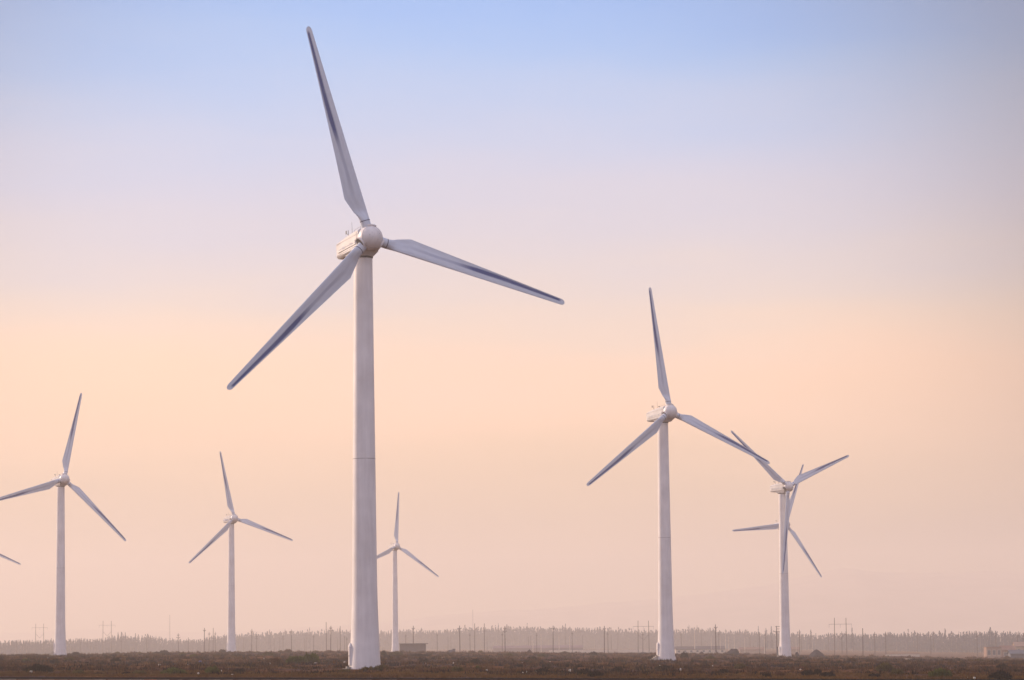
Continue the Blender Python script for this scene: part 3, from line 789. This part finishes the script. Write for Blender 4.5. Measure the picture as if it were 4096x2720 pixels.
# ------------------------------------------------------------------ buildings
def block(root, name, x0, x1, y0, y1, z0, z1, m):
    mb = MB(); mb.box(x0, x1, y0, y1, z0, z1); return mb.build(name, m, root)
M_SHED = mat("shed_brick", (.10, .085, .10), .9, .25, .8)
M_ROOF = mat("roof_grey", (.07, .065, .08), .9)
M_LONG = mat("long_roof", (.15, .10, .13), .9, .2, .3)
M_PALE = mat("pale_wall", (.52, .45, .38), .9, .15, .3)
M_RED = mat("red_brick", (.22, .125, .105), .9, .2, .5)
M_PINK = mat("pink_brick", (.30, .20, .16), .9, .2, .5)
M_CREAM = mat("cream_wall", (.42, .32, .22), .9, .1, .5)
M_WIN = mat("window_glass", (.05, .06, .08), .3)
M_SLATE = mat("slate_blue", (.08, .09, .12), .8, .2, .5)
def building(name, label, cat, px0, px1, top_y, D, depth, wall_m, roof_m, windows=0, roof='flat', over=.3, z_extra=0, door=False):
    a, b = at(px0, top_y, D), at(px1, top_y, D)
    cx_ = (a.x + b.x) / 2; hw = (b.x - a.x) / 2
    zg = min(ground_z(a.x, D), ground_z(b.x, D)) - .3; h = (a.z + b.z) / 2 - zg
    root = empty(name, (cx_, D, zg)); tag(root, label, cat)
    hr = h - (.25 if roof == 'flat' else min(1.6, h * .35))
    mb = MB(); mb.box(-hw, hw, 0, depth, 0, hr)
    if roof == 'gable':
        mb.add([(-hw, 0, hr), (-hw, depth, hr), (-hw, depth / 2, h - .08)], [(0, 1, 2)]); mb.add([(hw, 0, hr), (hw, depth, hr), (hw, depth / 2, h - .08)], [(0, 2, 1)])
    mb.build("wall", wall_m, root)
    mb = MB()
    if roof == 'flat':
        mb.box(-hw - over * .3, hw + over, -over, depth + over, hr + .002, hr + .25)
    elif roof == 'gable':
        for s in (0, 1):
            y0, y1 = (-.35, depth / 2) if s == 0 else (depth + .35, depth / 2)
            mb.add([(-hw - .3, y0, hr - .1), (hw + .3, y0, hr - .1), (hw + .3, y1, h), (-hw - .3, y1, h), (-hw - .3, y0, hr + .08), (hw + .3, y0, hr + .08), (hw + .3, y1, h + .18), (-hw - .3, y1, h + .18)],
                   [(0, 1, 2, 3), (7, 6, 5, 4), (0, 4, 5, 1), (1, 5, 6, 2), (3, 2, 6, 7), (0, 3, 7, 4)])
    mb.build("roof", roof_m, root)
    for i in range(windows):
        x = -hw + (i + .5) * 2 * hw / windows
        f = MB(); f.box(x - .62, x + .62, -.06, .02, hr * .38, hr * .82); fo = f.build("window", M_PALE, root)
        g = MB(); g.box(x - .52, x + .52, -.09, -.065, hr * .42, hr * .79); g.build("pane", M_WIN, fo)
    if door:
        d = MB(); d.box(hw * .35, hw * .35 + 1.0, -.07, .02, .3, min(2.3, hr * .85)); d.build("door", M_ROOF, root)
    return root
def P4(c, x): return OFF[c] + x / K
building("brick_shed", "flat-roofed dark brick shed behind the foot of the smallest turbine", "shed", 1599, 1702, 2573.5, 1090, 6, M_SHED, M_ROOF, 0, 'flat', .75, door=True)
hut = building("equipment_hut", "small dark stepped hut on the skyline right of the flat-roofed shed", "hut", 1810, 1821, 2595, 900, 1.2, M_SLATE, M_ROOF, 0, 'flat', .05)
ha = at(1815, 2599.5, 900).z - hut.location.z
mb = MB(); mb.box(-1.65, -.42, .1, 1.1, 0, ha - .12); mb.loft([[(-1.65, .1, ha - .12), (-1.65, 1.1, ha - .12), (-.42, 1.1, ha - .12), (-.42, .1, ha - .12)], [(-1.4, .2, ha - .02), (-1.4, 1., ha - .02), (-.42, 1., ha + .1), (-.42, .2, ha + .1)]])
lo = mb.build("low_annex", M_SLATE, hut)
building("long_barn", "long low purple-roofed barn before the trees, right of the white post", "barn", P4(4, 960), P4(4, 1990), 2583, 1900, 14, M_LONG, M_LONG, 0, 'gable')
building("farm_building", "long low building, dark roof and pale windowed wall, right of second largest tower", "building", P4(5, 700), P4(5, 1270), 2586, 1500, 9, M_PALE, M_ROOF, 8, 'gable')
building("red_roofed_shed", "low shed with a bright red roof left of the rightmost tower", "shed", P4(5, 1440), P4(5, 1715), 2590, 1600, 7, M_PINK, M_RED, 0, 'gable')
building("small_red_shed", "small red shed half hidden right behind the rightmost tower", "shed", P4(5, 1990), P4(5, 2125), 2588, 1600, 6, M_PINK, M_RED, 0, 'gable')
M_WALLP = M_PALE
w1 = building("boundary_wall", "pale low boundary wall far off, left of the second largest tower", "wall", P4(4, 1600), P4(5, 470), 2599, 1700, .4, M_PALE, M_PALE, 0, 'flat', .05)
building("boundary_wall", "pale low boundary wall far off at the right, beyond the bare pole", "wall", P4(6, 760), P4(6, 1160), 2618, 1250, .4, M_PALE, M_PALE, 0, 'flat', .05)
building("brick_house", "low beige and pink brick house near the right edge", "house", 3946, 4006, 2587, 1150, 7, M_PINK, M_RED, 3, 'flat', .1)
building("brick_house", "taller pink brick house beside the beige one at the right edge", "house", 4007, 4060, 2583.5, 1170, 7, M_RED, M_RED, 2, 'gable')
building("cream_house", "cream gabled house cut by the right edge of the picture", "house", 4061, 4120, 2569, 1200, 8, M_CREAM, M_PINK, 2, 'gable')
building("slate_shed", "dark blue-grey shed in front of the pink houses at the right edge", "shed", 4042, 4110, 2602, 900, 5, M_SLATE, M_SLATE, 0, 'gable')
building("switch_cabinet", "dark cabinet at the foot of the transformer pole beside the rightmost tower", "cabinet", 3109, 3121, 2587, 735, .8, M_SLATE, M_ROOF, 0, 'flat', .03)
for px, y0, D, lab in ((1966, 2587, 900, "white post, tallest of the three near the dark stepped hut"), (1908, 2601, 880, "short white post between the stepped hut and the tallest white post"), (1870, 2602, 880, "short white post nearest the dark stepped hut")):
    p = at(px, y0, D); zg = ground_z(p.x, D) - .3; h = p.z - zg
    mb = MB(); mb.tube((0, 0, 0), (0, 0, h - .1), .17, .15, 8); mb.tube((0, 0, h - .1), (0, 0, h), .15, .06, 8)
    o = mb.build("white_post", M_STONE); o.location = (p.x, D, zg); tag(o, lab, "post", "white posts on the skyline")

# ------------------------------------------------------------------ earth mounds on the skyline
MOUNDS = [(4,1318,1432,568,602,"small pointed dark earth mound on the skyline between the two largest towers"),
          (5,1225,1455,552,612,"dark earth mound with a steep right side, left of the rightmost tower"),
          (5,2195,2450,572,640,"widest dark earth mound, right of the rightmost tower"),
          (5,2050,2140,592,625,"low dark bank touching the right side of the rightmost tower"),
          (5,180,470,597,612,"long low dark bank at the left foot of the second largest tower"),
          (5,955,1040,590,606,"small low dark heap behind the scrub right of the second largest tower")]
for st, x0, x1, tp, bt, lab in MOUNDS:
    a, t0 = PX(st, x0, tp); b, b0 = PX(st, x1, bt); D = 790 if 'rightmost' in lab else 840
    pa, pb = at(a, b0, D), at(b, b0, D); top = at((a + b) / 2, t0, D); W = pb.x - pa.x
    zg = min(ground_z(pa.x, D), ground_z(pb.x, D), pa.z) - .25; H_ = top.z - zg
    rr = random.Random(int(a)); n, mrows = 40, 16; V = []; Fc = []
    pk = .68 if 'steep right' in lab else .5
    for j in range(mrows + 1):
        v = j / mrows * 2 - 1
        for i in range(n + 1):
            u = i / n; s = (u / pk if u < pk else (1 - u) / (1 - pk)); s = max(0, s)
            e = sstep(0, 1, s) ** .8 * (1 - v * v)
            z = H_ * e * (1 + .18 * noise.noise(Vector((u * 7, v * 4, a)))) + .12 * e * noise.noise(Vector((u * 25, v * 12, a)))
            V.append(((u - .5) * W * 1.08, v * W * .35, z - .1))
    for j in range(mrows):
        for i in range(n):
            q = j * (n + 1) + i; Fc.append((q, q + 1, q + n + 2, q + n + 1))
    mb = MB(); mb.add(V, Fc); o = mb.build("earth_mound", M_MOUND, None, True); o.location = ((pa.x + pb.x) / 2, D, zg)
    tag(o, lab, "mound", "dark earth mounds along the skyline")

# ------------------------------------------------------------------ shrubs seen one by one
def shrub_mesh(w, h, d, n, rr, m, spiky=.5):
    mb = MB()
    for i in range(n):
        a = rr.uniform(0, 6.283); r_ = math.sqrt(rr.random()); x, y = r_ * math.cos(a), r_ * math.sin(a)
        lump = .75 + .35 * noise.noise(Vector((x * 2.2 + w, y * 2.2, h)))
        zmax = math.sqrt(max(0, 1 - r_ * r_ * .92)) * lump
        z = zmax * rr.random() ** .55
        p = Vector((x * w / 2, y * d / 2, z * h)); s = rr.uniform(.05, .14) * (.6 + .5 * h)
        out_ = Vector((x * .7 + rr.uniform(-.5, .5), y * .7 + rr.uniform(-.5, .5), .5 + z + rr.uniform(-.2, .5))).normalized()
        u = out_.cross(Vector((rr.uniform(-1, 1), rr.uniform(-1, 1), rr.uniform(-1, 1)))).normalized()
        mb.add([p - u * s * .5, p + u * s * .5, p + out_ * s * (1.2 + 1.6 * spiky) ], [(0, 1, 2)])
    return mb
# (strip, x, y_bottom, width, height in strip px, colour)
SH = [(2,2000,850,300,78,'G'),(2,870,645,95,45,'V'),(2,1888,622,105,42,'V'),(2,1800,622,80,32,'V'),(2,1600,625,70,28,'O'),(2,1350,630,70,28,'O'),(2,793,630,62,14,'V'),(2,1330,715,110,38,'D'),(2,305,710,90,26,'G'),(2,800,705,100,38,'O'),
 (2,630,735,100,45,'V'),(2,1130,858,110,32,'D'),(2,1455,852,80,30,'D'),(2,905,850,120,60,'O'),(2,1605,855,160,55,'O'),(2,440,840,320,80,'D'),(2,1005,812,110,35,'B'),(2,90,640,60,16,'V'),(2,500,628,50,12,'O'),(2,1505,700,110,22,'V'),(2,2100,640,90,28,'O'),(2,2230,660,90,36,'G'),
 (3,85,852,150,85,'G'),(3,200,608,75,38,'V'),(3,280,612,50,22,'V'),(3,810,760,180,75,'B'),(3,1050,750,220,95,'G'),(3,1215,740,190,118,'G'),(3,955,615,80,42,'B'),(3,730,645,150,40,'O'),(3,870,612,60,30,'O'),(3,1270,610,90,28,'O'),(3,1430,605,110,26,'B'),(3,2060,645,60,58,'V'),(3,2200,640,160,46,'O'),
 (3,1955,835,150,62,'O'),(3,1790,838,190,40,'O'),(3,1600,700,120,30,'B'),(3,1535,790,110,48,'D'),(3,395,850,130,52,'D'),(3,600,615,90,20,'O'),(3,1600,830,140,36,'O'),
 (4,165,725,100,38,'D'),(4,750,735,100,52,'D'),(4,925,745,100,32,'D'),(4,640,755,90,28,'D'),(4,870,670,90,32,'B'),(4,812,612,50,26,'O'),(4,1130,650,110,40,'O'),(4,1035,635,60,24,'V'),(4,1405,690,100,34,'D'),(4,545,840,120,62,'O'),(4,780,812,44,30,'G'),(4,385,800,90,36,'G'),
 (4,1530,852,130,58,'D'),(4,2000,862,140,66,'D'),(4,2130,890,150,66,'D'),(4,2110,640,90,42,'V'),(4,1780,622,80,26,'O'),(4,1812,785,36,32,'D'),(4,1270,782,44,28,'D'),(4,715,612,80,26,'B'),(4,1520,650,110,38,'O'),(4,110,660,220,30,'V'),
 (5,35,825,120,62,'D'),(5,800,665,80,62,'D'),(5,1095,690,130,44,'O'),(5,1255,865,100,66,'D'),(5,1440,800,130,60,'O'),(5,1750,895,90,44,'D'),(5,2220,882,130,62,'D'),(5,2335,880,70,58,'D'),(5,1360,645,50,26,'O'),(5,2170,760,130,30,'O'),(5,560,800,200,36,'D'),(5,1990,700,120,24,'V'),(5,1900,880,110,36,'B'),
 (6,760,840,190,100,'O'),(6,1395,895,250,95,'G'),(6,2085,912,260,90,'D'),(6,2110,785,140,52,'D'),(6,905,880,130,66,'O'),(6,640,895,120,48,'D'),(6,1840,715,90,34,'O'),(6,100,890,160,56,'D'),(6,2165,680,80,30,'B'),(6,380,720,110,40,'B'),(6,1600,700,120,28,'D'),(6,1650,820,100,44,'B')]
CM = {'G': (M_LEAFG, 'green'), 'O': (M_LEAFO, 'olive'), 'B': (M_LEAFB, 'russet'), 'D': (M_LEAFD, 'dark'), 'V': (M_LEAFV, 'slate')}
def rowname(y): return "on the skyline" if y < 660 else ("in mid scrub" if y < 780 else "at the front")
cnt = {}
SH_sorted = sorted(SH, key=lambda q: OFF[q[0]] + q[1] / K)
for st, x, yb, wp, hp, col in SH_sorted:
    px, py = PX(st, x, yb); p = ground_hit(px, py)
    # the ground is flatter on to the view far away: keep the pixel size
    w = wp / K / F * p.y; h = hp / K / F * p.y * 1.25
    m, cn = CM[col]; z_ = zone(px); key = (z_, rowname(yb), cn); cnt[key] = cnt.get(key, 0) + 1
    n = int(min(2600, 320 + w * h * 420))
    mb = shrub_mesh(w, h, max(w * .9, 1.0), n, rnd, m, .6)
    for k in range(7):
        a = rnd.uniform(0, 6.28); mb.tube((0, 0, -.1), (math.cos(a) * w * .3, math.sin(a) * w * .25, h * .7), .02, .008, 4, 1)
    o = mb.build("shrub", [m, M_TWIG]); o.location = (p.x, p.y, p.z - .05)
    if x == 1955 and st == 3: lab = "leafy tuft hugging the right foot of the largest tower"; o.location.y = 281.2
    elif x == 1790 and st == 3: lab = "low grassy shrub along the front foot of the largest tower"; o.location.y = 281.0
    else:
        sz = "large" if wp > 180 else ("small" if wp < 70 else "")
        lab = f"{sz} {cn} shrub {rowname(yb)}, {ORD[cnt[key]-1]} from left, {ZONES[z_][1]}".strip()
    o.location.z = ground_z(o.location.x, o.location.y) - .05
    tag(o, lab, "shrub", "shrubs scattered over the dry plain")

# ------------------------------------------------------------------ uncounted scrub and dry grass
def scrub(name, label, m, seed, count, y0, y1, smin, smax, blades, dens):
    rr = random.Random(seed); mb = MB(); made = 0
    while made < count:
        px = rr.uniform(-120, 4220); t = rr.random()
        Y = 1.0 / (1 / y0 + (1 / y1 - 1 / y0) * t ** 1.0)
        x, _ = ray(px, 2650); X = x * Y
        if noise.noise(Vector((X / 16, Y / 30, seed))) < dens + rr.uniform(-.25, .25): continue
        z = ground_z(X, Y); s = rr.uniform(smin, smax) * (1 + .8 * (Y / 600))
        for k in range(blades):
            a = rr.uniform(0, 6.283); r_ = s * .75 * math.sqrt(rr.random()); c = Vector((X + r_ * math.cos(a) * 1.4, Y + r_ * math.sin(a), z - .02))
            hh = s * rr.uniform(.35, 1.0) * math.sqrt(max(.05, 1 - (r_ / s) ** 2)); w = s * rr.uniform(.06, .16)
            lean = Vector((rr.uniform(-.4, .4) * hh, rr.uniform(-.4, .4) * hh, hh)); u = Vector((math.cos(a + 1.57), math.sin(a + 1.57), 0)) * w
            mb.add([c - u, c + u, c + lean], [(0, 1, 2)])
        made += 1
    return tag(mb.build(name, m), label, None, None, "stuff")
scrub("scrub", "rusty brown low scrub covering the plain", M_SCRUB1, 11, 5200, 245, 868, .16, .45, 12, -.02)
scrub("dark_scrub", "dark patchy low scrub across the plain", M_LEAFD, 12, 2600, 245, 868, .15, .42, 12, .12)
scrub("slate_scrub", "slate grey low scrub in the distance", M_LEAFV, 14, 2600, 330, 869, .15, .42, 12, .05)
scrub("dry_grass", "straw coloured dry grass on the road verge", M_SCRUB2, 13, 7000, ROADF + .6, 262, .08, .26, 12, -.9)
scrub("skyline_scrub", "clumps of taller scrub along the far edge of the plain", M_LEAFB, 16, 420, 720, 868, .22, .50, 26, -.05)
scrub("straw_scrub", "straw coloured tufts over the plain", M_SCRUB2, 15, 2600, 250, 868, .12, .34, 12, .1)

# ------------------------------------------------------------------ stones and litter
def stone_mesh(w, h, rr):
    import bmesh
    bm = bmesh.new(); bmesh.ops.create_icosphere(bm, subdivisions=2, radius=.5)
    sd = rr.uniform(0, 99)
    for v in bm.verts:
        k = 1 + .45 * noise.noise(v.co * 2.3 + Vector((sd, 0, 0)))
        v.co = Vector((v.co.x * k * w, v.co.y * k * w * .8, max(-.3, v.co.z * k + .25) * h))
    me = bpy.data.meshes.new("stone"); bm.to_mesh(me); bm.free(); return me
ST = [(2,362,845,38,22,'W',"large pale boulder at the lower left corner, beside the orange ball-like lump"),(2,393,846,16,15,'O',"small orange lump touching the pale boulder at the lower left"),
      (2,460,762,18,16,'W',"single pale round stone above the boulder at the lower left"),(2,822,722,26,9,'W',"flat white slab in the scrub right of the leftmost tower"),(2,1832,762,36,18,'W',"pale pointed stone left of the largest green shrub at lower left"),
      (2,2283,855,30,22,'W',"pale block beside a dark heap, below the lettered turbine"),(2,2306,722,34,20,'U',"crumpled blue plastic bag in the scrub left of the lettered turbine"),(3,190,842,12,28,'W',"upright pale stone beside the green shrub under the lettered turbine"),
      (3,316,868,24,12,'W',"white flat stone by the road edge under the lettered turbine"),(3,662,846,32,20,'W',"pale stone with a dark hollow, midway between lettered turbine and largest tower"),
      (3,1612,727,40,12,'W',"white plate lying just left of the largest tower's foot"),(3,1272,745,40,14,'W',"pale stone at the foot of the tall green shrub left of the largest tower"),(3,745,760,26,18,'W',"pale stone against the russet shrub left of the largest tower"),
      (3,680,690,9,18,'W',"upright white stone in the middle of the scrub left of the largest tower"),(4,1840,825,34,28,'W',"pale broken stones at the front, left of the second largest tower"),(5,755,848,22,36,'W',"tall white rubbish heap at the front right of the second largest tower"),
      (5,757,815,16,10,'W',"small white piece on top end of the tall rubbish heap"),(6,40,806,26,18,'W',"left one of two pale stones below the rightmost mound"),(6,85,822,20,14,'W',"right one of two pale stones below the rightmost mound"),
      (6,1790,918,32,24,'W',"pale boulder cut by the bottom edge near the lower right corner"),(4,1300,852,14,14,'W',"left stone of a pale pair at the front, between the two largest towers"),(4,1345,852,12,22,'W',"right taller stone of the pale pair at the front"),
      (4,370,680,10,18,'W',"upright white stone below the flat-roofed shed"),(6,1040,686,130,10,'W',"long pale streak of rubble right of the rightmost tower"),(6,720,678,60,8,'W',"short pale streak of rubble beyond the rightmost mound"),(4,1452,842,50,26,'W',"pale rubble against the dark shrub between the two largest towers")]
CH = [(2,637,792,7),(2,838,850,9),(2,1425,634,14),(2,1425,874,8),(2,1490,884,10),(2,1660,785,12),(2,2165,782,10),(2,1640,640,9),(2,550,680,9),(2,960,668,8),(3,545,682,7),(3,285,722,8),(3,520,856,9),(3,567,852,7),(3,1000,836,10),(3,1375,722,9),(3,1060,705,8),(3,2135,748,10),
      (4,185,750,8),(4,500,762,20),(4,1290,730,16),(4,1612,728,14),(4,1663,696,6),(4,1340,776,8),(4,880,828,40),(4,240,745,7),(4,1285,664,8),(4,390,755,7),(5,265,778,14),(5,350,776,12),(5,515,780,22),(5,690,856,10),(5,1070,754,10),(5,1125,784,24),(5,1660,756,12),(5,2035,722,12),(5,2135,826,22),(5,225,822,6),(5,712,700,7),(5,170,650,8),
      (6,107,706,10),(6,550,815,12),(6,1425,742,9),(6,1185,828,10),(6,265,872,14),(6,1710,905,9)]
SM = {'W': M_STONE, 'O': M_ORANGE, 'U': M_BAGBLUE}
for st, x, yb, wp, hp, c, lab in ST:
    p = ground_hit(*PX(st, x, yb)); w = wp / K / F * p.y; h = hp / K / F * p.y
    me = stone_mesh(w, h * 1.15, rnd); me.materials.append(SM[c]); o = bpy.data.objects.new("plastic_bag" if c == 'U' else ("painted_lump" if c == 'O' else "stone"), me); C.objects.link(o)
    o.location = (p.x, p.y, p.z + .05 + h * .15); tag(o, lab, "litter" if c != 'W' else "stone")
proto = []
for k in range(4):
    me = stone_mesh(1, 1, rnd); me.materials.append(M_STONE); proto.append(me)
for st, x, yb, wp in CH:
    p = ground_hit(*PX(st, x, yb)); w = wp / K / F * p.y
    o = bpy.data.objects.new("stone_chip", proto[rnd.randrange(4)]); C.objects.link(o); o.location = (p.x, p.y, p.z + .08); o.scale = (w, w, w * rnd.uniform(.5, .9)); o.rotation_euler.z = rnd.uniform(0, 6)
    tag(o, "small pale stone chip lying among the dry scrub", "stone", "small pale stone chips in the scrub")

# ------------------------------------------------------------------ distant hills and the dusty air
def hills():
    V = []; Fc = []; n = 260; rows = 12
    for j in range(rows + 1):
        y = 7800 + j * 90
        for i in range(n + 1):
            x = -2600 + 5200 * i / n
            u = x / 7800
            rdg = np.interp(u, [-.34, -.17, -.10, -.04, 0, .05, .09, .12, .165, .34], [40, 60, 48, 75, 105, 130, 165, 215, 200, 150])
            rdg = rdg + 16 * noise.noise(Vector((x / 430, 0, 2))) + 5 * noise.noise(Vector((x / 100, 0, 7)))
            k = math.sin(math.pi * min(1, j / rows) * .5)
            V.append((x, y, -4 + rdg * k + 9 * k * (1 - k) * noise.noise(Vector((x / 150, y / 150, 1)))))
    for j in range(rows):
        for i in range(n):
            q = j * (n + 1) + i; Fc.append((q, q + 1, q + n + 2, q + n + 1))
    mb = MB(); mb.add(V, Fc); o = mb.build("hills", mat("hill_rock", (.45, .36, .30), .95, .3, .01), None, True)
    return tag(o, kind="structure")
hills()
HAZE = 0.00029
mb = MB(); mb.box(-5200, 5200, -320, 9200, -16, 262)
hz = mb.build("haze", [])
m = bpy.data.materials.new("dusty_air"); m.use_nodes = True; t = m.node_tree; t.nodes.clear()
o_ = t.nodes.new("ShaderNodeOutputMaterial"); pv = t.nodes.new("ShaderNodeVolumePrincipled")
pv.inputs["Color"].default_value = (1.0, .89, .80, 1); pv.inputs["Density"].default_value = HAZE; pv.inputs["Anisotropy"].default_value = .25
t.links.new(pv.outputs[0], o_.inputs["Volume"]); hz.data.materials.append(m)
tag(hz, "pale dusty air over the plain", None, None, "stuff")
